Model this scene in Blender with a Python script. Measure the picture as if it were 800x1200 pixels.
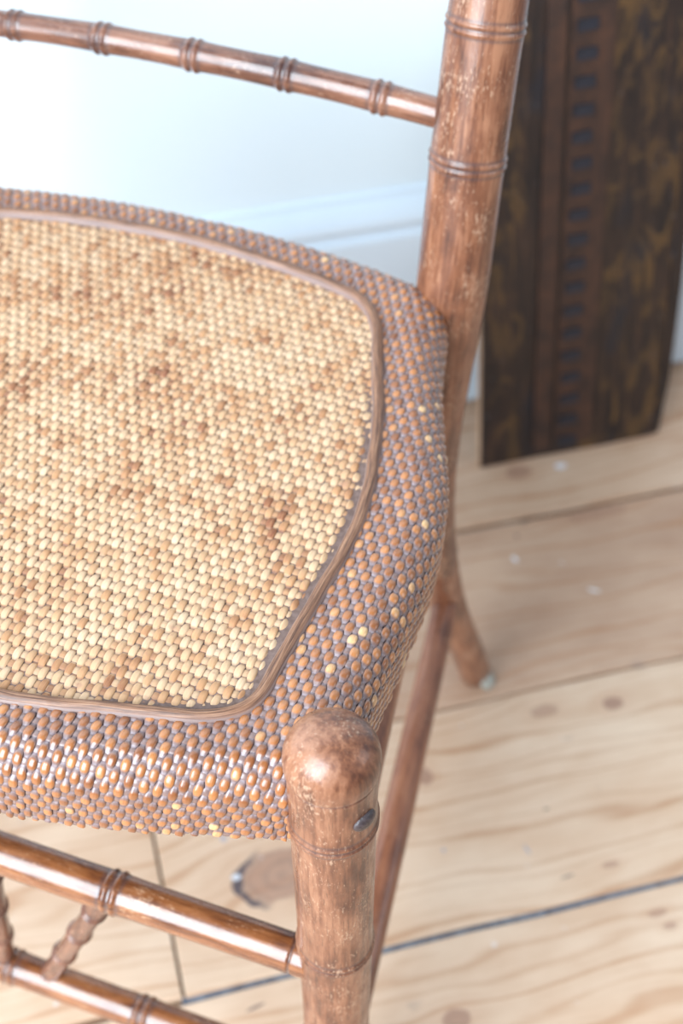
import bpy, math, random
import numpy as np
from mathutils import Vector, Matrix
random.seed(7); rng = np.random.default_rng(7)
S = bpy.context.scene
for o in list(bpy.data.objects): bpy.data.objects.remove(o)

# ------------------------------------------------------------------ camera
CAM_H = 0.95; PITCH = 48.0
cd = bpy.data.cameras.new('camera'); cam = bpy.data.objects.new('camera', cd); S.collection.objects.link(cam)
cam.location = (0, 0, CAM_H); cam.rotation_euler = (math.radians(90-PITCH), 0, 0)
cd.sensor_fit = 'VERTICAL'; cd.sensor_height = 36; cd.sensor_width = 24; cd.lens = 50.0
cd.clip_start = .02
cd.dof.use_dof = True; cd.dof.focus_distance = 0.605; cd.dof.aperture_fstop = 6.3
S.camera = cam
# ------------------------------------------------------------------ light
S.view_settings.view_transform = 'Standard'; S.view_settings.look = 'None'
S.view_settings.gamma = 1; S.view_settings.exposure = 0.0; S.view_settings.use_curve_mapping = False
w = bpy.data.worlds.new('world'); S.world = w; w.use_nodes = True
bg = w.node_tree.nodes['Background']; bg.inputs[0].default_value = (.78, .88, 1, 1); bg.inputs[1].default_value = .34
def area(name, loc, target, sx, sy, power, col):
    ld = bpy.data.lights.new(name, 'AREA'); ld.shape = 'RECTANGLE'; ld.size = sx; ld.size_y = sy
    ld.energy = power; ld.color = col
    o = bpy.data.objects.new(name, ld); S.collection.objects.link(o); o.location = loc
    o.rotation_euler = (Vector(target)-Vector(loc)).to_track_quat('-Z', 'Y').to_euler()
    return o
area('window_daylight', (-1.25, -1.15, 1.70), (0, .4, .55), 1.8, 2.5, 195, (.80, .91, 1))
area('side_window_daylight', (2.6, .2, 1.5), (0, .7, .3), 1.2, 1.5, 16, (.80, .90, 1))

# ------------------------------------------------------------------ node helpers
def hexc(r, g, b):
    f = lambda c: (c/255/12.92 if c/255 <= .04045 else ((c/255+.055)/1.055)**2.4)
    return (f(r), f(g), f(b), 1)
class NT:
    def __init__(s, name):
        s.m = bpy.data.materials.new(name); s.m.use_nodes = True; s.t = s.m.node_tree
        s.b = s.t.nodes['Principled BSDF']
    def n(s, typ, **kw):
        x = s.t.nodes.new(typ)
        for k, v in kw.items():
            if k.startswith('i_'):
                k = k[2:]; x.inputs[int(k) if k.isdigit() else k].default_value = v
            else: setattr(x, k, v)
        return x
    def l(s, a, b): s.t.links.new(a, b)
    def set(s, inp, v): s._in(s.b.inputs[inp], v)
    def _in(s, sock, v):
        if hasattr(v, 'links') or isinstance(v, bpy.types.NodeSocket): s.l(v, sock)
        else: sock.default_value = v
    def math(s, op, a, b=0., c=0., clamp=False):
        x = s.n('ShaderNodeMath', operation=op, use_clamp=clamp)
        s._in(x.inputs[0], a); s._in(x.inputs[1], b); s._in(x.inputs[2], c)
        return x.outputs[0]
    def mix(s, f, a, b, mode='MIX'):
        x = s.n('ShaderNodeMix', data_type='RGBA', blend_type=mode)
        s._in(x.inputs[0], f); s._in(x.inputs[6], a); s._in(x.inputs[7], b)
        return x.outputs[2]
    def rng(s, v, a, b, c=0., d=1.):
        x = s.n('ShaderNodeMapRange'); s._in(x.inputs[0], v)
        for k, q in enumerate((a, b, c, d)): x.inputs[k+1].default_value = q
        return x.outputs[0]
    def attr(s, name): return s.n('ShaderNodeAttribute', attribute_name=name)
    def vmul(s, v, k, add=None):
        x = s.n('ShaderNodeVectorMath', operation='MULTIPLY'); s._in(x.inputs[0], v); x.inputs[1].default_value = k
        if add is None: return x.outputs[0]
        y = s.n('ShaderNodeVectorMath', operation='ADD'); s.l(x.outputs[0], y.inputs[0]); s._in(y.inputs[1], add)
        return y.outputs[0]
    def noise(s, v, scale, detail=3., rough=.55, dist=0., out=0):
        x = s.n('ShaderNodeTexNoise'); s.l(v, x.inputs['Vector'])
        x.inputs['Scale'].default_value = scale; x.inputs['Detail'].default_value = detail
        x.inputs['Roughness'].default_value = rough; x.inputs['Distortion'].default_value = dist
        return x.outputs[out]
    def ramp(s, f, stops):
        x = s.n('ShaderNodeValToRGB'); s.l(f, x.inputs[0]); e = x.color_ramp.elements
        while len(e) < len(stops): e.new(.5)
        for k, (p, c) in enumerate(stops): e[k].position = p; e[k].color = c
        return x.outputs[0]
    def bump(s, h, strength, dist):
        x = s.n('ShaderNodeBump'); s.l(h, x.inputs['Height']); x.inputs['Strength'].default_value = strength
        x.inputs['Distance'].default_value = dist; s.l(x.outputs[0], s.b.inputs['Normal'])

# ------------------------------------------------------------------ materials
def mat_bamboo(name, dark, mid, light, wear, wear_amt=.5, rough=.3, coat=.4):
    N = NT(name); a = N.attr('rest').outputs['Vector']
    oi = N.n('ShaderNodeObjectInfo'); cmb = N.n('ShaderNodeCombineXYZ')
    N.l(N.math('MULTIPLY', oi.outputs['Random'], 7.), cmb.inputs[0])
    N.l(N.math('MULTIPLY', oi.outputs['Random'], 3.), cmb.inputs[2])
    v1 = N.vmul(a, (1, 1, .09), cmb.outputs[0]); v2 = N.vmul(a, (1, 1, .38), cmb.outputs[0]); v3 = N.vmul(a, (1, 1, 1), cmb.outputs[0])
    st = N.noise(v1, 420, 4, .6); bl = N.noise(v2, 55, 4, .62, .4); fine = N.noise(v2, 820, 3, .6)
    f = N.math('ADD', N.math('MULTIPLY', st, .45), N.math('MULTIPLY', bl, .6))
    c = N.ramp(f, [(.40, dark), (.52, mid), (.64, light)])
    sp = N.rng(N.math('ADD', fine, N.math('MULTIPLY', N.noise(v3, 46, 3), .6)), .955-.06*wear_amt, 1.10-.06*wear_amt)
    c = N.mix(N.math('MULTIPLY', sp, .6), c, wear)
    ds = N.rng(N.noise(v1, 900, 2, .5), .62, .74)
    c = N.mix(N.math('MULTIPLY', ds, .5), c, (dark[0]*.4, dark[1]*.4, dark[2]*.4, 1))
    # dust caught in the rings and grooves
    g = N.attr('groove').outputs['Fac']
    c = N.mix(N.math('MULTIPLY', g, .7, clamp=True), c, hexc(74, 60, 62))
    N.set('Base Color', c)
    N.set('Roughness', N.rng(N.noise(v2, 160, 3), .3, .75, rough-.08, rough+.22))
    N.b.inputs['Specular IOR Level'].default_value = .5
    N.b.inputs['Coat Weight'].default_value = coat; N.b.inputs['Coat Roughness'].default_value = .13
    h = N.math('ADD', N.math('MULTIPLY', st, .5), N.math('MULTIPLY', fine, .5))
    N.bump(h, .45, .0006)
    return N.m
M_post = mat_bamboo('faux_bamboo_post', hexc(84, 48, 34), hexc(128, 80, 56), hexc(160, 110, 82), hexc(204, 168, 140), 1.2, .34, .3)
M_rail = mat_bamboo('faux_bamboo_rail', hexc(84, 44, 26), hexc(132, 78, 44), hexc(160, 104, 66), hexc(206, 162, 128), .5, .22, .8)
M_arch = mat_bamboo('faux_bamboo_back_rail', hexc(74, 44, 36), hexc(116, 74, 56), hexc(148, 102, 80), hexc(200, 162, 138), .6, .28, .6)
M_dim = mat_bamboo('faux_bamboo_leg', hexc(104, 60, 42), hexc(142, 88, 62), hexc(164, 108, 78), hexc(198, 152, 118), .2, .36)

def mat_weave():
    N = NT('woven_cane')
    h = N.attr('wh').outputs['Fac']; r = N.attr('wr').outputs['Fac']; bd = N.attr('wb').outputs['Fac']
    rest = N.attr('rest').outputs['Vector']
    geo = N.n('ShaderNodeTexCoord').outputs['Object']
    big = N.noise(geo, 26, 3, .6); big2 = N.noise(geo, 9, 2, .5)
    fib = N.noise(N.vmul(rest, (1, .12, 1)), 1500, 3, .6)
    # border : lacquered brown ovals with dust between
    rr = N.math('ADD', N.math('MULTIPLY', r, .8), N.math('MULTIPLY', big, .35))
    cb = N.ramp(rr, [(.12, hexc(130, 74, 38)), (.5, hexc(162, 98, 50)), (.93, hexc(188, 120, 66)), (1., hexc(224, 178, 124))])
    cb = N.mix(N.rng(fib, .45, .8, 0, .35), cb, hexc(110, 62, 36))
    dust = N.ramp(N.noise(geo, 300, 2), [(.3, hexc(116, 96, 98)), (.7, hexc(158, 140, 142))])
    dust = N.mix(N.rng(h, .28, .42, 0, .6), dust, hexc(124, 90, 74))
    cb = N.mix(N.rng(h, .56, .80), dust, cb)
    # centre : pale worn cane, some floats still stained orange
    st = N.math('ADD', N.math('MULTIPLY', r, .72), N.math('MULTIPLY', N.rng(big, .38, .72), .42))
    cc = N.ramp(st, [(.08, hexc(208, 176, 144)), (.5, hexc(198, 160, 124)), (.76, hexc(182, 132, 92)), (1., hexc(128, 72, 46))])
    cc = N.mix(N.rng(fib, .4, .75, 0, .4), cc, hexc(196, 150, 100))
    cc = N.mix(N.rng(h, .05, .58, .85, 0), cc, hexc(138, 110, 96))
    cc = N.mix(N.rng(N.noise(geo, 120, 2), .66, .76, 0, .5), cc, hexc(150, 104, 84))
    c = N.mix(bd, cc, cb)
    N.set('Base Color', c)
    N.set('Roughness', N.math('SUBTRACT', .62, N.math('MULTIPLY', bd, N.rng(h, .1, .9, .12, .30))))
    N.b.inputs['Specular IOR Level'].default_value = .5
    N.set('Coat Weight', N.math('MULTIPLY', bd, N.rng(h, .2, .7, .6, 1.))); N.b.inputs['Coat Roughness'].default_value = .24
    N.bump(fib, .35, .0004)
    return N.m
M_weave = mat_weave()
def mat_plain(name, col, rough, var=None, scale=80, bump=0, bd=.0005, metallic=0):
    N = NT(name)
    co = N.n('ShaderNodeTexCoord').outputs['Object']; f = N.noise(co, scale, 4, .6)
    N.set('Base Color', N.mix(N.rng(f, .3, .7), col, var or col)); N.set('Roughness', rough)
    N.b.inputs['Metallic'].default_value = metallic
    if bump: N.bump(f, bump, bd)
    return N.m
M_under = mat_plain('seat_underweave', hexc(92, 70, 62), .8, hexc(128, 106, 98), 300)
M_plug = mat_plain('dark_plug', hexc(44, 34, 34), .3, hexc(84, 72, 74), 500, .6, .001)
M_glue = mat_plain('chalky_filler', hexc(150, 146, 134), .7, hexc(188, 186, 176), 300, .6, .001)
M_gapfill = mat_plain('gap_dust', hexc(70, 80, 98), .9, hexc(128, 142, 158), 120, .5, .002)
M_sub = mat_plain('subfloor', hexc(60, 52, 50), .95, hexc(40, 36, 36), 60)
M_paint = mat_plain('white_wall_paint', hexc(222, 236, 244), .6, hexc(226, 239, 246), 3)
M_gloss = mat_plain('white_gloss_paint', hexc(212, 226, 238), .4, hexc(218, 230, 240), 5)

def mat_bead():
    N = NT('cane_beading'); a = N.attr('rest').outputs['Vector']
    v = N.vmul(a, (1, .03, 1)); st = N.noise(v, 1500, 4, .65)
    c = N.ramp(st, [(.38, hexc(82, 54, 42)), (.5, hexc(130, 90, 66)), (.64, hexc(166, 124, 96))])
    c = N.mix(N.math('MULTIPLY', N.attr('groove').outputs['Fac'], .8), c, hexc(136, 116, 112))
    N.set('Base Color', c); N.set('Roughness', .42); N.bump(st, .5, .0005)
    return N.m
M_bead = mat_bead()

def mat_floor(knots, specks):
    """old pine; texture space = floor object space: x along the boards, y across"""
    N = NT('old_pine_boards')
    a = N.attr('rest').outputs['Vector']        # board coordinates + per board offset
    geo = N.n('ShaderNodeTexCoord').outputs['Object']      # boards share the floor's axes
    br = N.attr('tone').outputs['Fac']
    # knots pull the grain around themselves
    warp = kmask = kring = kdark = crack = None
    sep = N.n('ShaderNodeSeparateXYZ'); N.l(geo, sep.inputs[0])
    wob = N.noise(geo, 60, 3, .6)
    for (x, y, rx, ry, dk) in knots:
        dx = N.math('DIVIDE', N.math('SUBTRACT', sep.outputs[0], x), rx)
        dy = N.math('DIVIDE', N.math('SUBTRACT', sep.outputs[1], y), ry)
        d = N.math('SQRT', N.math('ADD', N.math('MULTIPLY', dx, dx), N.math('MULTIPLY', dy, dy)))
        d = N.math('ADD', d, N.math('MULTIPLY', N.math('SUBTRACT', wob, .5), .7))
        k = N.math('MULTIPLY', N.rng(d, 1.05, .8), dk)
        rg = N.math('MULTIPLY', N.rng(d, 2.6, .9), dk)
        wv = N.math('MULTIPLY', N.math('MULTIPLY', dy, N.math('EXPONENT', N.math('MULTIPLY', N.math('MULTIPLY', d, d), -.16))), -ry*.55)
        warp = wv if warp is None else N.math('ADD', warp, wv)
        kmask = k if kmask is None else N.math('MAXIMUM', kmask, k)
        kring = rg if kring is None else N.math('MAXIMUM', kring, rg)
        kdark = d if kdark is None else N.math('MINIMUM', kdark, d)
        if rx == .0310:      # the big knot has a split along its left side
            crack = N.math('MULTIPLY', N.rng(N.math('ABSOLUTE', N.math('SUBTRACT', d, 1.05)), .16, .07), N.rng(dx, -.35, -.75))
    cmb = N.n('ShaderNodeCombineXYZ'); N.l(warp, cmb.inputs[1])
    p = N.vmul(a, (1, 1, 1), cmb.outputs[0])
    slow = N.noise(N.vmul(p, (.22, 1, 1)), 16, 2, .5)
    sp = N.n('ShaderNodeSeparateXYZ'); N.l(p, sp.inputs[0])
    yy = N.math('ADD', sp.outputs[1], N.math('MULTIPLY', slow, .085))
    w1 = N.math('SINE', N.math('MULTIPLY', yy, 560.))
    w2 = N.math('SINE', N.math('MULTIPLY', yy, 215.))
    ring = N.rng(N.math('ADD', N.math('MULTIPLY', w1, .6), N.math('MULTIPLY', w2, .4)), .15, .95)
    fib = N.noise(N.vmul(p, (.03, 1, 1)), 700, 3, .6)
    blot = N.noise(N.vmul(p, (.5, 1, 1)), 14, 4, .62)
    pale = N.mix(N.rng(blot, .35, .7), hexc(220, 192, 166), hexc(202, 166, 136))
    brown = N.mix(N.rng(blot, .35, .7), hexc(198, 164, 138), hexc(174, 138, 114))
    c = N.mix(br, pale, brown)
    c = N.mix(N.math('MULTIPLY', ring, N.rng(blot, .3, .7, .25, .65)), c, hexc(168, 116, 76))
    c = N.mix(N.rng(fib, .45, .8, 0, .22), c, hexc(160, 116, 84))
    c = N.mix(N.math('MULTIPLY', kring, .32), c, hexc(178, 124, 88))
    krg = N.rng(N.math('SINE', N.math('MULTIPLY', kdark, 17.)), -.2, .9, 0, .5)
    kc = N.mix(krg, hexc(158, 118, 98), hexc(110, 82, 76))
    c = N.mix(N.math('MULTIPLY', kmask, .85), c, kc)
    # paint flecks and grime
    fl = N.rng(N.noise(geo, 95, 1, .4), .775, .80, 0, .4)
    c = N.mix(fl, c, hexc(222, 226, 232))
    gr = N.rng(N.noise(N.vmul(geo, (.55, 1, 1), (3, 7, 0)), 42, 2, .5), .70, .78, 0, .45)
    c = N.mix(gr, c, hexc(124, 108, 108))
    c = N.mix(N.math('MULTIPLY', crack, .9), c, hexc(62, 58, 70))
    for (x, y, rx, ry, an, kd) in specks:
        px = N.math('SUBTRACT', sep.outputs[0], x); py = N.math('SUBTRACT', sep.outputs[1], y); ca, sa = math.cos(an), math.sin(an)
        u_ = N.math('DIVIDE', N.math('ADD', N.math('MULTIPLY', px, ca), N.math('MULTIPLY', py, sa)), rx)
        v_ = N.math('DIVIDE', N.math('SUBTRACT', N.math('MULTIPLY', py, ca), N.math('MULTIPLY', px, sa)), ry)
        dd_ = N.math('ADD', N.math('SQRT', N.math('ADD', N.math('MULTIPLY', u_, u_), N.math('MULTIPLY', v_, v_))), N.math('MULTIPLY', N.math('SUBTRACT', wob, .5), 1.2))
        c = N.mix(N.rng(dd_, 1.15, .75, 0, (.8, .65, .75)[kd]), c, (hexc(232, 234, 240), hexc(140, 150, 174), hexc(96, 78, 76))[kd])
    N.set('Base Color', c)
    N.set('Roughness', N.rng(blot, .3, .7, .42, .6))
    N.bump(N.math('ADD', N.math('MULTIPLY', ring, .5), fib), .25, .0006)
    return N.m

def mat_panel():
    """dark antique board with worn painted ornament: x across, z up"""
    N = NT('antique_painted_board'); geo = N.n('ShaderNodeTexCoord').outputs['Object']
    n1 = N.noise(N.vmul(geo, (1, 1, .4)), 52, 4, .65, 1.2); n2 = N.noise(N.vmul(geo, (1, 1, .1)), 160, 4, .6); n3 = N.noise(geo, 14, 3, .6)
    c = N.ramp(n2, [(.3, hexc(22, 18, 19)), (.55, hexc(48, 34, 28)), (.75, hexc(74, 50, 36))])
    oc = N.ramp(n1, [(.50, (0, 0, 0, 1)), (.58, (1, 1, 1, 1))])
    sep = N.n('ShaderNodeSeparateXYZ'); N.l(geo, sep.inputs[0])
    # ornament stays inside the two wide fields
    f1 = N.math('MULTIPLY', N.rng(sep.outputs[0], .004, .008), N.rng(sep.outputs[0], .040, .036))
    f2 = N.math('MULTIPLY', N.rng(sep.outputs[0], .092, .096), N.rng(sep.outputs[0], .178, .172))
    fm = N.math('MAXIMUM', f1, f2)
    c = N.mix(N.math('MULTIPLY', N.math('MULTIPLY', oc, fm), N.rng(n3, .35, .65, .15, .75)), c, hexc(104, 74, 38))
    bl = N.rng(N.noise(N.vmul(geo, (1, 1, .5), (5, 1, 2)), 26, 3, .6), .56, .66, 0, .7)
    c = N.mix(bl, c, hexc(28, 30, 38))
    fl = N.rng(N.noise(geo, 230, 2, .5), .70, .75, 0, .45)
    c = N.mix(fl, c, hexc(140, 136, 146))
    N.set('Base Color', c); N.set('Roughness', N.rng(n1, .3, .7, .38, .6)); N.bump(N.math('ADD', n1, n2), .5, .0015)
    return N.m
M_panel = mat_panel()
M_strip = mat_plain('worn_red_brown_strip', hexc(78, 50, 36), .55, hexc(44, 32, 28), 45, .4, .001)
M_notch = mat_plain('dark_blue_notch', hexc(26, 26, 32), .5, hexc(44, 44, 54), 90, .4, .001)
M_edge = mat_plain('raw_board_edge', hexc(186, 152, 122), .75, hexc(160, 126, 100), 60, .4, .001)

# ------------------------------------------------------------------ object helpers
def link(o, parent=None, **props):
    S.collection.objects.link(o)
    if parent: o.parent = parent
    for k, v in props.items(): o[k] = v
    return o
def empty(name, loc=(0, 0, 0), rz=0, parent=None, **props):
    o = bpy.data.objects.new(name, None); o.location = loc; o.rotation_euler = (0, 0, rz); o.empty_display_size = .05
    return link(o, parent, **props)
def mesh(name, verts, faces, mat, parent=None, smooth=True, attrs=None, **props):
    me = bpy.data.meshes.new(name)
    verts = np.asarray(verts, dtype=np.float32); faces = np.asarray(faces, dtype=np.int32) if not isinstance(faces, list) else faces
    if isinstance(faces, list): me.from_pydata([tuple(v) for v in verts], [], faces)
    else:
        k = faces.shape[1]; me.vertices.add(len(verts)); me.vertices.foreach_set('co', verts.ravel())
        me.loops.add(faces.size); me.loops.foreach_set('vertex_index', faces.ravel())
        me.polygons.add(len(faces)); me.polygons.foreach_set('loop_start', np.arange(0, faces.size, k, dtype=np.int32))
        me.update(calc_edges=True); me.validate()
    for nm, (typ, data) in (attrs or {}).items():
        at = me.attributes.new(nm, typ, 'POINT')
        at.data.foreach_set('vector' if typ == 'FLOAT_VECTOR' else 'value', np.asarray(data, dtype=np.float32).ravel())
    me.polygons.foreach_set('use_smooth', [smooth]*len(me.polygons))
    me.materials.append(mat); me.update()
    return link(bpy.data.objects.new(name, me), parent, **props)
def box(name, c, s, mat, parent=None, bevel=.0, tone=None, **props):
    """bevelled box centred on c with full size s, in the parent's space"""
    import bmesh
    bm = bmesh.new(); bmesh.ops.create_cube(bm, size=1)
    for v in bm.verts: v.co = Vector((v.co.x*s[0], v.co.y*s[1], v.co.z*s[2]))
    if bevel: bmesh.ops.bevel(bm, geom=list(bm.edges), offset=bevel, segments=2, profile=.6, affect='EDGES')
    me = bpy.data.meshes.new(name); bm.to_mesh(me); bm.free(); me.materials.append(mat)
    o = bpy.data.objects.new(name, me); o.location = c
    return link(o, parent, **props)

def catmull(P, n=40):
    P = np.asarray(P, float); Q = np.vstack([2*P[0]-P[1], P, 2*P[-1]-P[-2]]); out = []
    for i in range(1, len(Q)-2):
        p0, p1, p2, p3 = Q[i-1:i+3]
        t = np.linspace(0, 1, n, endpoint=False)[:, None]
        out.append(.5*((2*p1)+(p2-p0)*t+(2*p0-5*p1+4*p2-p3)*t**2+(3*p1-p0-3*p2+p3)*t**3))
    return np.vstack(out+[P[-1:]])
def sweep(name, path, rad, mat, parent, nodes=(), creases=(), seg=40, node_h=.0011, node_w=.0042, dome=(False, False), step=.006, **props):
    """round bamboo-like member. path: control points; rad: [(t, r)...]; nodes: arc positions (m) of the double rings"""
    C = catmull(path, 60) if len(path) > 2 else np.linspace(path[0], path[1], 60)
    L = np.concatenate([[0], np.cumsum(np.linalg.norm(np.diff(C, axis=0), axis=1))]); T = L[-1]
    s = set(np.round(np.linspace(0, T, max(3, int(T/step))), 5))
    for n0 in list(nodes)+list(creases):
        for k in np.arange(-.008, .00801, .0005): s.add(round(n0+k, 5))
    rt = [a for a, b in rad]; rv = [b for a, b in rad]
    for i, d in enumerate(dome):
        if d:
            r0 = rv[-1] if i else rv[0]
            for k in np.linspace(0, math.pi/2, 14):
                q = r0*(1-math.sin(k))*.92
                s.add(round(T-q, 6) if i else round(q, 6))
            for q in (.00004, .00012, .0003, .0006): s.add(T-q if i else q)
    s = np.array(sorted(x for x in s if 0 <= x <= T))
    P = np.stack([np.interp(s, L, C[:, k]) for k in range(3)], 1)
    D = np.gradient(P, axis=0); D /= np.linalg.norm(D, axis=1)[:, None]
    R = np.interp(s/T, rt, rv); G = np.zeros(len(s))
    for n0 in nodes:
        u = (s-n0)/node_w
        R = R+node_h*(np.exp(-((u-.45)/.26)**2)+np.exp(-((u+.45)/.26)**2)) + node_h*.35*np.exp(-(u/2.0)**2)
        G = np.maximum(G, np.exp(-(u/.22)**2)); G = np.maximum(G, .8*np.exp(-((np.abs(u)-.98)/.22)**2))
    for c0 in creases:
        e = np.exp(-((s-c0)/.0007)**2); R = R-.0009*e; G = np.maximum(G, e)
    for i, d in enumerate(dome):
        if d:
            r0 = rv[-1] if i else rv[0]; q = (T-s) if i else s; m = q < r0*.92
            R = np.where(m, R*np.clip(1-np.clip(1-q/(r0*.92), 0, 1)**2.35, 0, 1)**(1/2.35), R)
    up = np.array([0, 0, 1.]) if abs(D[0][2]) < .8 else np.array([1., 0, 0])
    A = up-D[0]*(up@D[0]); A /= np.linalg.norm(A); V = []; rest = []
    th = np.linspace(0, 2*math.pi, seg, endpoint=False)
    for i in range(len(s)):
        A = A-D[i]*(A@D[i]); A /= np.linalg.norm(A); B = np.cross(D[i], A)
        V.append(P[i]+R[i]*(np.cos(th)[:, None]*A+np.sin(th)[:, None]*B))
        rest.append(np.stack([R[i]*np.cos(th), R[i]*np.sin(th), np.full(seg, s[i])], 1))
    m = len(s); V = np.vstack(V); rest = np.vstack(rest)
    i, j = np.meshgrid(np.arange(m-1), np.arange(seg), indexing='ij'); j2 = (j+1) % seg
    F = np.stack([i*seg+j, i*seg+j2, (i+1)*seg+j2, (i+1)*seg+j], -1).reshape(-1, 4)
    V = np.vstack([V, P[:1], P[-1:]]); rest = np.vstack([rest, [[0, 0, 0]], [[0, 0, T]]])
    F = F.tolist() + [[m*seg, (q+1) % seg, q] for q in range(seg)] + [[m*seg+1, (m-1)*seg+q, (m-1)*seg+(q+1) % seg] for q in range(seg)]
    return mesh(name, V, F, mat, parent, attrs={'rest': ('FLOAT_VECTOR', rest), 'groove': ('FLOAT', np.concatenate([np.repeat(G, seg), [0, 0]]))}, **props)

# ------------------------------------------------------------------ the room
WA = math.radians(14.5)          # the wall and the boards run this far off the camera's horizontal
WALL_N = .934
def knot(u, v):                  # floor point of a knot as measured once, floor space (along, across)
    return u, v
KN = [(.3732, .5740, .0100, .0062, .9), (.3176, .5808, .0120, .0060, .55), (.0830, .4935, .0310, .0220, .8), (.2073, .5469, .0065, .0075, .8), (.1737, .3587, .0110, .0080, .8),
      (.3843, .8355, .0130, .0085, .7), (.4358, .7690, .0300, .0065, .45), (.3181, .4413, .0070, .0028, .6), (.3364, .3970, .0075, .0030, .6), (.3414, .3856, .0055, .0030, .6), (-.14, .47, .013, .009, .8), (.62, .50, .012, .008, .8)]
# paint flecks and dents: x, y, rx, ry, turn, kind (0 white, 1 blue grey, 2 dark)
MK = [(.4016, .6863, .0052, .0013, -.5, 0), (.2628, .4686, .0012, .0042, .2, 1), (.3570, .7618, .0022, .0016, 0, 2), (.3467, .7369, .0018, .0035, .3, 0), (.2885, .4967, .0022, .0010, 0, 2),
      (.2844, .4402, .0050, .0009, .1, 2), (.4250, .8330, .0060, .0040, 0, 0), (.3700, .7760, .0065, .0016, .2, 2), (.0435, .4015, .0070, .0012, .2, 2), (.2030, .4830, .0016, .0022, 0, 1), (.0470, .5330, .0030, .0030, 0, 1), (.0500, .5000, .0035, .0025, 0, 0)]
M_floor = mat_floor(KN, MK)
floor = box('floor', (0, 0, -.034), (3.2, 2.4, .02), M_sub, None, kind='structure')
floor.location = (Vector((math.cos(WA), math.sin(WA), 0))*.1+Vector((-math.sin(WA), math.cos(WA), 0))*(-.26)+Vector((0, 0, -.034)))
floor.rotation_euler = (0, 0, WA)
fl_off = Vector((.1, -.26, -.034))
def board(x0, x1, y0, y1, tone, k, dz=0.):
    nx = max(2, int((x1-x0)/.05)); ww = .0012; prof = [(-.024, y0), (-ww, y0), (-ww*.3, y0+ww*.5), (0, y0+ww*1.6), (0, y1-ww*1.6), (-ww*.3, y1-ww*.5), (-ww, y1), (-.024, y1)]
    xs = np.concatenate([[x0, x0+.0008], np.linspace(x0, x1, nx)[1:-1], [x1-.0008, x1]]); V = []; rs = []
    for a, x in enumerate(xs):
        end = a in (0, len(xs)-1)
        for (z, y) in prof:
            jy = .0007*math.sin(x*23+k*1.7+(0 if y < (y0+y1)/2 else 2))+.0004*math.sin(x*71+k)
            V.append((x, y+jy, min(z, -.0009) if end else z)); rs.append((x+k*.83, y+k*.37, z))
    V = np.array(V)+np.array([0, 0, dz]); n = len(prof); F = []
    for a in range(len(xs)-1):
        for b in range(n): F.append([a*n+b, a*n+(b+1) % n, (a+1)*n+(b+1) % n, (a+1)*n+b][::-1])
    F.append(list(range(n))); F.append([(len(xs)-1)*n+b for b in range(n)][::-1])
    o = mesh('floor_board', V, F, M_floor, floor, smooth=False, attrs={'rest': ('FLOAT_VECTOR', rs), 'tone': ('FLOAT', np.full(len(V), tone))})
    o.location = -fl_off
    return o
rows = [(-.66, -.484, .3), (-.48, -.304, .1), (-.30, -.124, .5), (-.12, .056, .2), (.06, .2385, .4), (.2415, .4165, .12), (.4215, .6018, .0), (.6040, .7778, .95), (.7818, .9600, .45)]
for k, (a, b, t) in enumerate(rows):
    if k == 6:
        board(-1.3, -.0040, a, b, .08, k); board(-.0020, 1.5, a, b, t, k+11)
    elif k == 3:
        board(-1.3, .42, a, b, t, k); board(.423, 1.5, a, b, t, k+12)
    elif k == 7:
        board(-1.3, 1.5, a, b, t, k)
    else: board(-1.3, 1.5, a, b, t, k)
g = box('gap_filling', (0, 0, 0), (1.6, .006, .012), M_gapfill, floor); g.location = Vector((.795, .4190, -.010))-fl_off
g = box('gap_filling', (0, 0, 0), (2.8, .004, .012), M_sub, floor); g.location = Vector((.1, .78, -.010))-fl_off

def room(T, Nn, z): return Vector((math.cos(WA)*T-math.sin(WA)*Nn, math.sin(WA)*T+math.cos(WA)*Nn, z))
wall = box('wall_back', room(.1, WALL_N+.018+.05, 1.25), (3.2, .10, 2.6), M_paint, None, kind='structure'); wall.rotation_euler = (0, 0, WA)
# skirting board : flat face, moulded cap
prof = [(0, .007), (0, .2115), (.0015, .2145), (.0045, .2155), (.0050, .2185), (.0035, .2215), (.0020, .2260), (.0035, .2310), (.0075, .2370), (.0120, .2420), (.0150, .2440), (.0160, .2480), (.020, .2500), (.020, .007)]
V = []; n = len(prof)
for x in (-1.5, 1.7):
    for (y, z) in prof: V.append(tuple(room(x, WALL_N+y-.002, z)))
F = [[b, (b+1) % n, n+(b+1) % n, n+b] for b in range(n)] + [list(range(n))[::-1], list(range(n, 2*n))]
sk = mesh('baseboard_back', V, F, M_gloss, None, smooth=False, kind='structure')

# ------------------------------------------------------------------ leaning antique board
lean = math.radians(11.8)
pan = empty('antique_board', room(.3515, .8475, 0.002), WA, label='dark worn antique wooden board with ornament leaning on the white wall', category='board')
pan.rotation_euler = (-lean, 0, WA)
PW, PH, PT = .184, .44, .010
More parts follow.
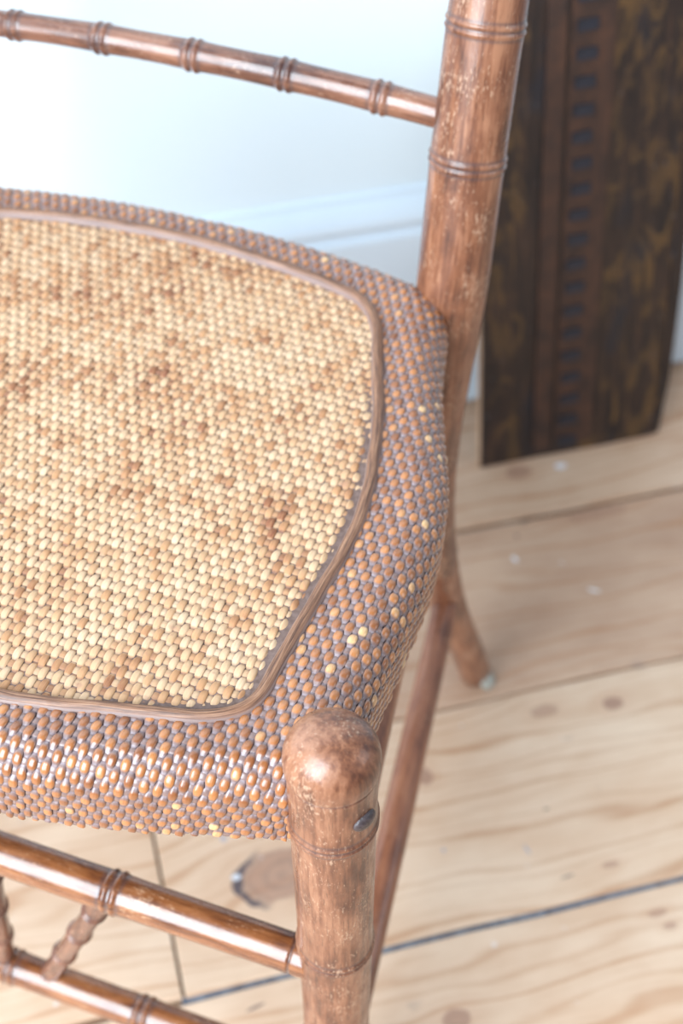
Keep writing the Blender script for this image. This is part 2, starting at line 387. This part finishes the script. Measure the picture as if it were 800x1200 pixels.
# outline with the worn lower right corner
out = [(0, .0), (.06, .0005), (.12, -.0003), (.165, .0008), (.1755, .002), (.1768, .012), (.1785, .03), (.1820, .060), (.1835, .10), (.1850, .16), (.1850, .25), (.185, PH), (0, PH), (.0006, .25), (-.0004, .16), (.0004, .08)]
V = [(x, -.0, z) for x, z in out]+[(x, PT, z) for x, z in out]; n = len(out)
mesh('board_panel', V, [list(range(n)), list(range(n, 2*n))[::-1]], M_panel, pan, smooth=False)
V2 = [(x+(.0), y, z) for y in (0.0, PT) for x, z in out]
mesh('board_edge', V2, [[b, n+b, n+(b+1) % n, (b+1) % n] for b in range(n)], M_edge, pan, smooth=False, label='raw pale edge of the board')
for (x, wd, h) in ((.0015, .003, .0016), (.052, .0155, .0030), (.0720, .037, .0014), (.1745, .003, .0016)):
    o = box('raised_moulding', (x+wd/2-.0015, -h/2+.0003, PH/2+.004), (wd, h, PH-.01), M_strip if .01 < x < .12 else M_panel, pan, .0005)
dn = box('dentil_block', (0, 0, 0), (.0175, .0030, .0095), M_notch, pan, .0006); dn.location = (.0835, -.0012, .014)
for k in range(1, 19):
    c = dn.copy(); S.collection.objects.link(c); c.parent = pan; c.location = (.0835+random.uniform(-.0008, .0008), -.0012, .014+k*.0225); c.rotation_euler = (0, random.uniform(-.04, .04), 0)

# ------------------------------------------------------------------ the chair
CH = math.radians(-20)
P0 = Vector((-.0051, .3018, 0))                     # foot of the near right post
Lft = Vector((-math.cos(math.radians(20)), math.sin(math.radians(20)), 0))
HW = .205
chair = empty('side_chair', P0+Lft*HW, CH, label='brown faux-bamboo side chair with woven cane seat on pine floor', category='chair')
SZ = .45

# --- seat outlines, x from the centre line, y from the front posts
half = [(0, -.0405), (.067, -.0365), (.125, -.0245), (.165, -.0125), (.190, -.005), (.202, .003), (.2065, .018), (.2060, .057), (.2065, .093), (.2065, .130), (.204, .160), (.198, .187), (.188, .214), (.1775, .243), (.1690, .272), (.1640, .296), (.155, .314), (.139, .323), (.09, .333), (.036, .3385), (0, .339)]
def full(h, n=24):
    r = catmull(h, n); l = r[::-1].copy(); l[:, 0] *= -1
    return np.vstack([r[:-1], l[:-1]])           # ccw loop
def inside(P, poly):
    x, y = P[:, 0], P[:, 1]; r = np.zeros(len(P), bool)
    a = poly; b = np.roll(poly, -1, 0)
    for (x0, y0), (x1, y1) in zip(a, b):
        c = ((y0 > y) != (y1 > y)); r ^= c & (x < (x1-x0)*(y-y0)/((y1-y0) if y1 != y0 else 1e-9)+x0)
    return r
def resample(poly, n):
    q = np.vstack([poly, poly[:1]]); L = np.concatenate([[0], np.cumsum(np.linalg.norm(np.diff(q, axis=0), axis=1))])
    s = np.linspace(0, L[-1], n, endpoint=False)
    return np.stack([np.interp(s, L, q[:, k]) for k in (0, 1)], 1)
def closest(P, poly):
    """nearest point on a closed polyline"""
    a = poly; b = np.roll(poly, -1, 0); ab = b-a; L2 = (ab**2).sum(1); best = np.full(len(P), 1e9); C = np.zeros_like(P)
    for k in range(len(a)):
        t = np.clip(((P-a[k])@ab[k])/L2[k], 0, 1); c = a[k]+t[:, None]*ab[k]; d = ((P-c)**2).sum(1); m = d < best
        best[m] = d[m]; C[m] = c[m]
    return C, np.sqrt(best)
RR = .0165; SIDE = .028
outer = resample(full(half), 420)
tan = np.roll(outer, -1, 0)-np.roll(outer, 1, 0); nrm = np.stack([tan[:, 1], -tan[:, 0]], 1); nrm /= np.linalg.norm(nrm, axis=1)[:, None]
inn = outer-nrm*RR; _, dd = closest(inn, outer); inn = inn[dd > RR-.0004]; inn = resample(inn, 260)
bead_half = [(0, -.0095), (.061, -.0055), (.114, .0060), (.142, .0135), (.1565, .0215), (.1625, .034), (.1635, .054), (.1655, .085), (.1685, .123), (.1655, .162), (.156, .202), (.1440, .238), (.1305, .274), (.1180, .2905), (.100, .2985), (.046, .3080), (0, .3105)]
bead = resample(full(bead_half), 300)
def drape(P, off):
    """flat cloth point + height above cloth -> seat surface"""
    C, d = closest(P, inn); ins = inside(P, inn); d = np.where(ins, 0, d)
    n = np.where(ins[:, None], 0, (P-C)/np.maximum(d, 1e-7)[:, None])
    _, bdist = closest(P, bead); cin = inside(P, bead)
    sg = np.where(cin, bdist, -bdist)
    lower = np.clip((sg+.001)/.004, 0, 1)*.0013
    rim = np.clip(1-np.abs(sg-.0045)/.0035, 0, 1)*cin*.0022*np.clip((P[:, 0]*1.2-P[:, 1]*.25-.10)/.08, 0, 1)
    arc = RR*math.pi/2
    ph = np.minimum(d, arc)/RR; down = np.maximum(d-arc, 0)
    hor = RR*np.sin(ph)-down*.04; ver = -RR*(1-np.cos(ph))-down
    base = np.where(ins[:, None], P, C+n*hor[:, None])
    dome = .0016*np.clip(-sg/.02, 0, 1)*(1-np.clip(d/arc, 0, 1))
    N3 = np.stack([n[:, 0]*np.sin(ph), n[:, 1]*np.sin(ph), np.cos(ph)], 1)
    Q = np.column_stack([base, SZ-.0018+ver+dome-lower-rim])
    return Q+N3*off[:, None], np.where(ins, 0, d), sg
PX, QY = .00315, .0060
def hsh(i, j, k=0):
    v = np.sin(i*127.1+j*311.7+k*74.7)*43758.5453
    return v-np.floor(v)
def strand(idx, warp, parent):
    if warp: p, q, t0, t1 = PX, QY, -.12, .42; ns = 7
    else: p, q, t0, t1 = QY, PX, -.28, .28; ns = 6
    k0 = int(t0/q); k1 = int(t1/q); t = np.arange(k0*ns, k1*ns+1)*(q/ns)
    cx = idx*p+.00018*np.sin(t*61+idx*1.3)+.00012*np.sin(t*190+idx*2.1)
    ph = t/q; j = np.round(ph).astype(int)
    h = np.cos(math.pi*(ph+idx)) * (1 if warp else -1)
    over = .5+.5*np.sign(h)*np.abs(h)**.75
    cell = np.floor(ph+.5).astype(int)
    up = h > 0
    fid = cell
    rnd = hsh(idx+.0, fid, 0 if warp else 5); rn2 = hsh(idx+.0, fid, 11)
    c0 = np.column_stack([cx, t]) if warp else np.column_stack([t, cx])
    _, bd_ = closest(c0, bead); cin = inside(c0, bead)
    brd = np.where(cin, 0., 1.)
    if warp:
        hw = np.where(brd > 0, .00125+.00082*over**1.1, .00095+.00088*over**.55)*(1+.08*(rn2-.5))
        zc = np.where(brd > 0, -.0005+.00115*over*(.85+.3*rn2), -.0008+.00130*over*(.85+.3*rn2)); dm = np.where(brd > 0, .00062, .00030)*(.35+.65*over)
        cr = np.array([-1, -.72, -.3, .3, .72, 1.]); slant = .0003*(rn2-.5)
    else:
        hw = .00165+.0003*over; zc = -.00050+.00055*over; dm = np.full(len(t), .00018)
        cr = np.array([-1, -.6, .6, 1.]); slant = 0*t
    m = len(cr)
    off = (zc[:, None]+dm[:, None]*np.sqrt(np.clip(1-cr**2, 0, 1))[None, :]+slant[:, None]*cr[None, :] if warp else zc[:, None]+dm[:, None]*np.sqrt(np.clip(1-cr**2, 0, 1))[None, :])
    off = off-np.where(np.abs(cr) == 1, .00035, 0)[None, :]
    if warp: P = np.stack([cx[:, None]+hw[:, None]*cr, np.repeat(t[:, None], m, 1)], -1)
    else: P = np.stack([np.repeat(t[:, None], m, 1), cx[:, None]+hw[:, None]*cr], -1)
    # drop rows that lie far outside before the costly part
    _, dc = closest(c0, inn); keep = inside(c0, inn) | (dc < RR*math.pi/2+SIDE)
    # stop the strand where the beading covers it? keep it running underneath
    if keep.sum() < 4: return
    rowsel = np.where(keep)[0]
    Pk = P[rowsel].reshape(-1, 2); Q, d, sg = drape(Pk, off[rowsel].ravel())
    ovk = np.repeat(over[rowsel], m)*(1 if warp else .55)
    prof = np.tile(np.sqrt(np.clip(1-(cr*.92)**2, 0, 1)), len(rowsel))
    wh = ovk*(.55+.45*prof)
    new = -np.ones(len(t), int); new[rowsel] = np.arange(len(rowsel))
    F = []
    a = rowsel[:-1][np.diff(rowsel) == 1]; ia = new[a]; ib = ia+1
    for q_ in range(m-1):
        F.append(np.stack([ia*m+q_, ia*m+q_+1, ib*m+q_+1, ib*m+q_], 1))
    F = np.vstack(F)
    if not warp: F = F[:, ::-1]
    F = F[:, ::-1] if False else F
    rest = np.column_stack([np.tile(cr, len(rowsel))*.002+idx*.013, np.repeat(t[rowsel], m), np.full(len(Q), .1 if warp else .7)])
    wb = np.clip(.5-sg/.0015, 0, 1)
    return mesh('cane_strand', Q, F, M_weave, parent, attrs={'rest': ('FLOAT_VECTOR', rest), 'wh': ('FLOAT', wh), 'wr': ('FLOAT', np.repeat(rnd[rowsel], m)), 'wb': ('FLOAT', wb)})

# under-weave body of the seat
def seat_body():
    n = 260; ring = inn; V = []; levels = np.concatenate([[0], np.linspace(.002, RR*math.pi/2+SIDE, 14)])
    C = ring; tan = np.roll(C, -1, 0)-np.roll(C, 1, 0); nn = np.stack([tan[:, 1], -tan[:, 0]], 1); nn /= np.linalg.norm(nn, axis=1)[:, None]
    for d in levels:
        ph = min(d, RR*math.pi/2)/RR; dn_ = max(d-RR*math.pi/2, 0); r = RR-.0014
        xy = C+nn*(r*math.sin(ph)-dn_*.04); V.append(np.column_stack([xy, np.full(n, SZ-.0032-r*(1-math.cos(ph))-dn_)]))
    inner_b = C-nn*.012; V.append(np.column_stack([inner_b, np.full(n, V[-1][0, 2]+.002)]))
    L = len(V); V = np.vstack(V); F = []
    for a in range(L-1):
        for b in range(n): F.append([a*n+b, (a+1)*n+b, (a+1)*n+(b+1) % n, a*n+(b+1) % n])
    cen = len(V); V = np.vstack([V, [[0, .15, SZ-.0048], [0, .15, SZ-.035]]])
    # top
    F += [[cen, b, (b+1) % n] for b in range(n)] + [[cen+1, (L-1)*n+(b+1) % n, (L-1)*n+b] for b in range(n)]
    return mesh('woven_seat', V, F, M_under, chair)
seat = seat_body()
for i in range(-80, 81): strand(i, True, seat)
for j in range(-16, 66): strand(j, False, seat)

def beading():
    C = resample(full(bead_half), 560); n = len(C)
    tan = np.roll(C, -1, 0)-np.roll(C, 1, 0); nn = np.stack([tan[:, 1], -tan[:, 0]], 1); nn /= np.linalg.norm(nn, axis=1)[:, None]
    s = np.arange(n)*np.linalg.norm(C[1]-C[0])
    prof = [(-.0034, -.0032, 1), (-.0032, -.0010, 1), (-.0028, -.0007, .9), (-.0026, .0002, .35), (-.0019, .0012, .05), (-.0008, .0018, 0), (.0004, .0019, 0), (.0016, .0014, .05), (.0024, .0004, .3), (.0027, -.0003, .9), (.0031, -.0005, 1), (.0033, -.0032, 1)]
    m = len(prof); V = []; rest = []; G = []
    for k, (o, z, g_) in enumerate(prof):
        wob = .0002*np.sin(s*90+1)+.00015*np.sin(s*230)
        xy = C+nn*(o+wob)[:, None]; V.append(np.column_stack([xy, np.full(n, SZ+.0002+z)])); rest.append(np.column_stack([np.full(n, o), s, np.full(n, z)])); G.append(np.full(n, g_))
    V = np.vstack(V); F = []
    for a in range(m-1):
        for b in range(n): F.append([a*n+b, a*n+(b+1) % n, (a+1)*n+(b+1) % n, (a+1)*n+b][::-1])
    return mesh('seat_beading', V, F, M_bead, seat, attrs={'rest': ('FLOAT_VECTOR', np.vstack(rest)), 'groove': ('FLOAT', np.concatenate(G))})
beading()

# --- posts and legs (x mirrored for the far side)
for sx in (1, -1):
    X = lambda x: sx*x
    # front post with domed top
    fp = sweep('front_post', [(X(.206), .004, 0), (X(.206), .004, .25), (X(.205), .0035, .483)], [(0, .0162), (.55, .0176), (.93, .0187), (.945, .0188), (.956, .0198), (.965, .0200), (1, .0198)], M_post, chair, creases=(.4585,), node_h=.0009, nodes=(.078, .190, .3055, .4215), dome=(False, True), seg=56)
    # back post and splayed leg, one long bent member
    pts = [(X(.184), .393, 0), (X(.1785), .370, .06), (X(.1665), .341, .15), (X(.1575), .322, .25), (X(.1555), .317, .35), (X(.158), .324, .45), (X(.1575), .3385, .52), (X(.157), .357, .59), (X(.156), .388, .68), (X(.154), .425, .78), (X(.153), .440, .82)]
    sweep('back_post', pts, [(0, .0125), (.25, .0136), (.37, .0148), (.43, .0166), (.48, .0186), (.535, .0199), (.72, .0196), (1, .017)], M_post, chair, node_h=.0008, nodes=(.535, .604, .74, .82), dome=(False, True), seg=56)
    # side rails
    sweep('side_rail', [(X(.206), .006, .122), (X(.168), .336, .160)], [(0, .0092), (.5, .0098), (1, .0088)], M_dim, chair, nodes=(), seg=28)
    sweep('side_rail', [(X(.200), .006, .298), (X(.157), .316, .318)], [(0, .0098), (1, .0098)], M_dim, chair, nodes=(), seg=28)

# screw plug in the near post
def plug(cx, cy, z, ang, r):
    import bmesh
    bm = bmesh.new(); bmesh.ops.create_uvsphere(bm, u_segments=20, v_segments=10, radius=1)
    for v in bm.verts: v.co = Vector((v.co.x*r, v.co.y*.0030, v.co.z*r*.8))
    me = bpy.data.meshes.new('screw_plug'); bm.to_mesh(me); bm.free(); me.materials.append(M_plug)
    for p_ in me.polygons: p_.use_smooth = True
    o = bpy.data.objects.new('screw_plug', me); link(o, chair, label='dark sunken plug in the front post')
    o.location = (cx+.0186*math.sin(ang), cy-.0186*math.cos(ang), z); o.rotation_euler = (0, 0, ang)
plug(.205, .004, .4395, math.radians(64), .0060)
# filler on the rear foot
f_ = sweep('foot_filler', [(.190, .386, .0), (.197, .393, .006)], [(0, .010), (1, .009)], M_glue, chair, seg=16, dome=(False, True), label='pale chalky filler at the back foot')

# --- front rails and spindles
UZ, LZ = .281, .128
sweep('front_rail', [(-.205, .0, UZ), (0, -.001, UZ), (.205, .0, UZ)], [(0, .0100), (.5, .0110), (1, .0100)], M_rail, chair, creases=(.0195, .3905), nodes=(.117, .293), seg=44, node_h=.0010, node_w=.0055)
sweep('front_rail', [(-.205, .0, LZ), (0, -.001, LZ), (.205, .0, LZ)], [(0, .0100), (1, .0100)], M_rail, chair, nodes=(.118, .205, .292), seg=44, node_h=.0010, node_w=.0055)
for a, b in ((.012, -.005), (.083, .024), (-.083, -.024)):
    sweep('spindle', [(a, 0, UZ-.004), ((a+b)/2, -.0004, (UZ+LZ)/2), (b, 0, LZ+.004)], [(0, .0058), (1, .0062)], M_arch, chair, nodes=(.030, .068, .108), seg=24, node_h=.0011, node_w=.0036)

# --- back arch rail, bowed and arched between the posts
pts = []
for t in np.linspace(-1, 1, 15):
    pts.append((.1575*t, .345+.0*(1-t*t), .5375+.0075*(1-abs(t)**2.2)))
sweep('back_rail', pts, [(0, .0072), (.5, .0078), (1, .0080)], M_arch, chair, nodes=[.1575+.001+k for k in (-.109, -.0545, 0, .0535, .1065)], seg=32, node_h=.0011, node_w=.0055)
pts = [(.155*t, .43+.012*(1-t*t), .795+.012*(1-t*t)) for t in np.linspace(-1, 1, 9)]
sweep('crest_rail', pts, [(0, .011), (1, .011)], M_rail, chair, nodes=(.06, .155, .25), seg=28)
# back seat rail hidden under the weave keeps the posts tied
sweep('lower_back_rail', [(-.170, .338, .20), (.170, .338, .20)], [(0, .009), (1, .009)], M_dim, chair, seg=20)
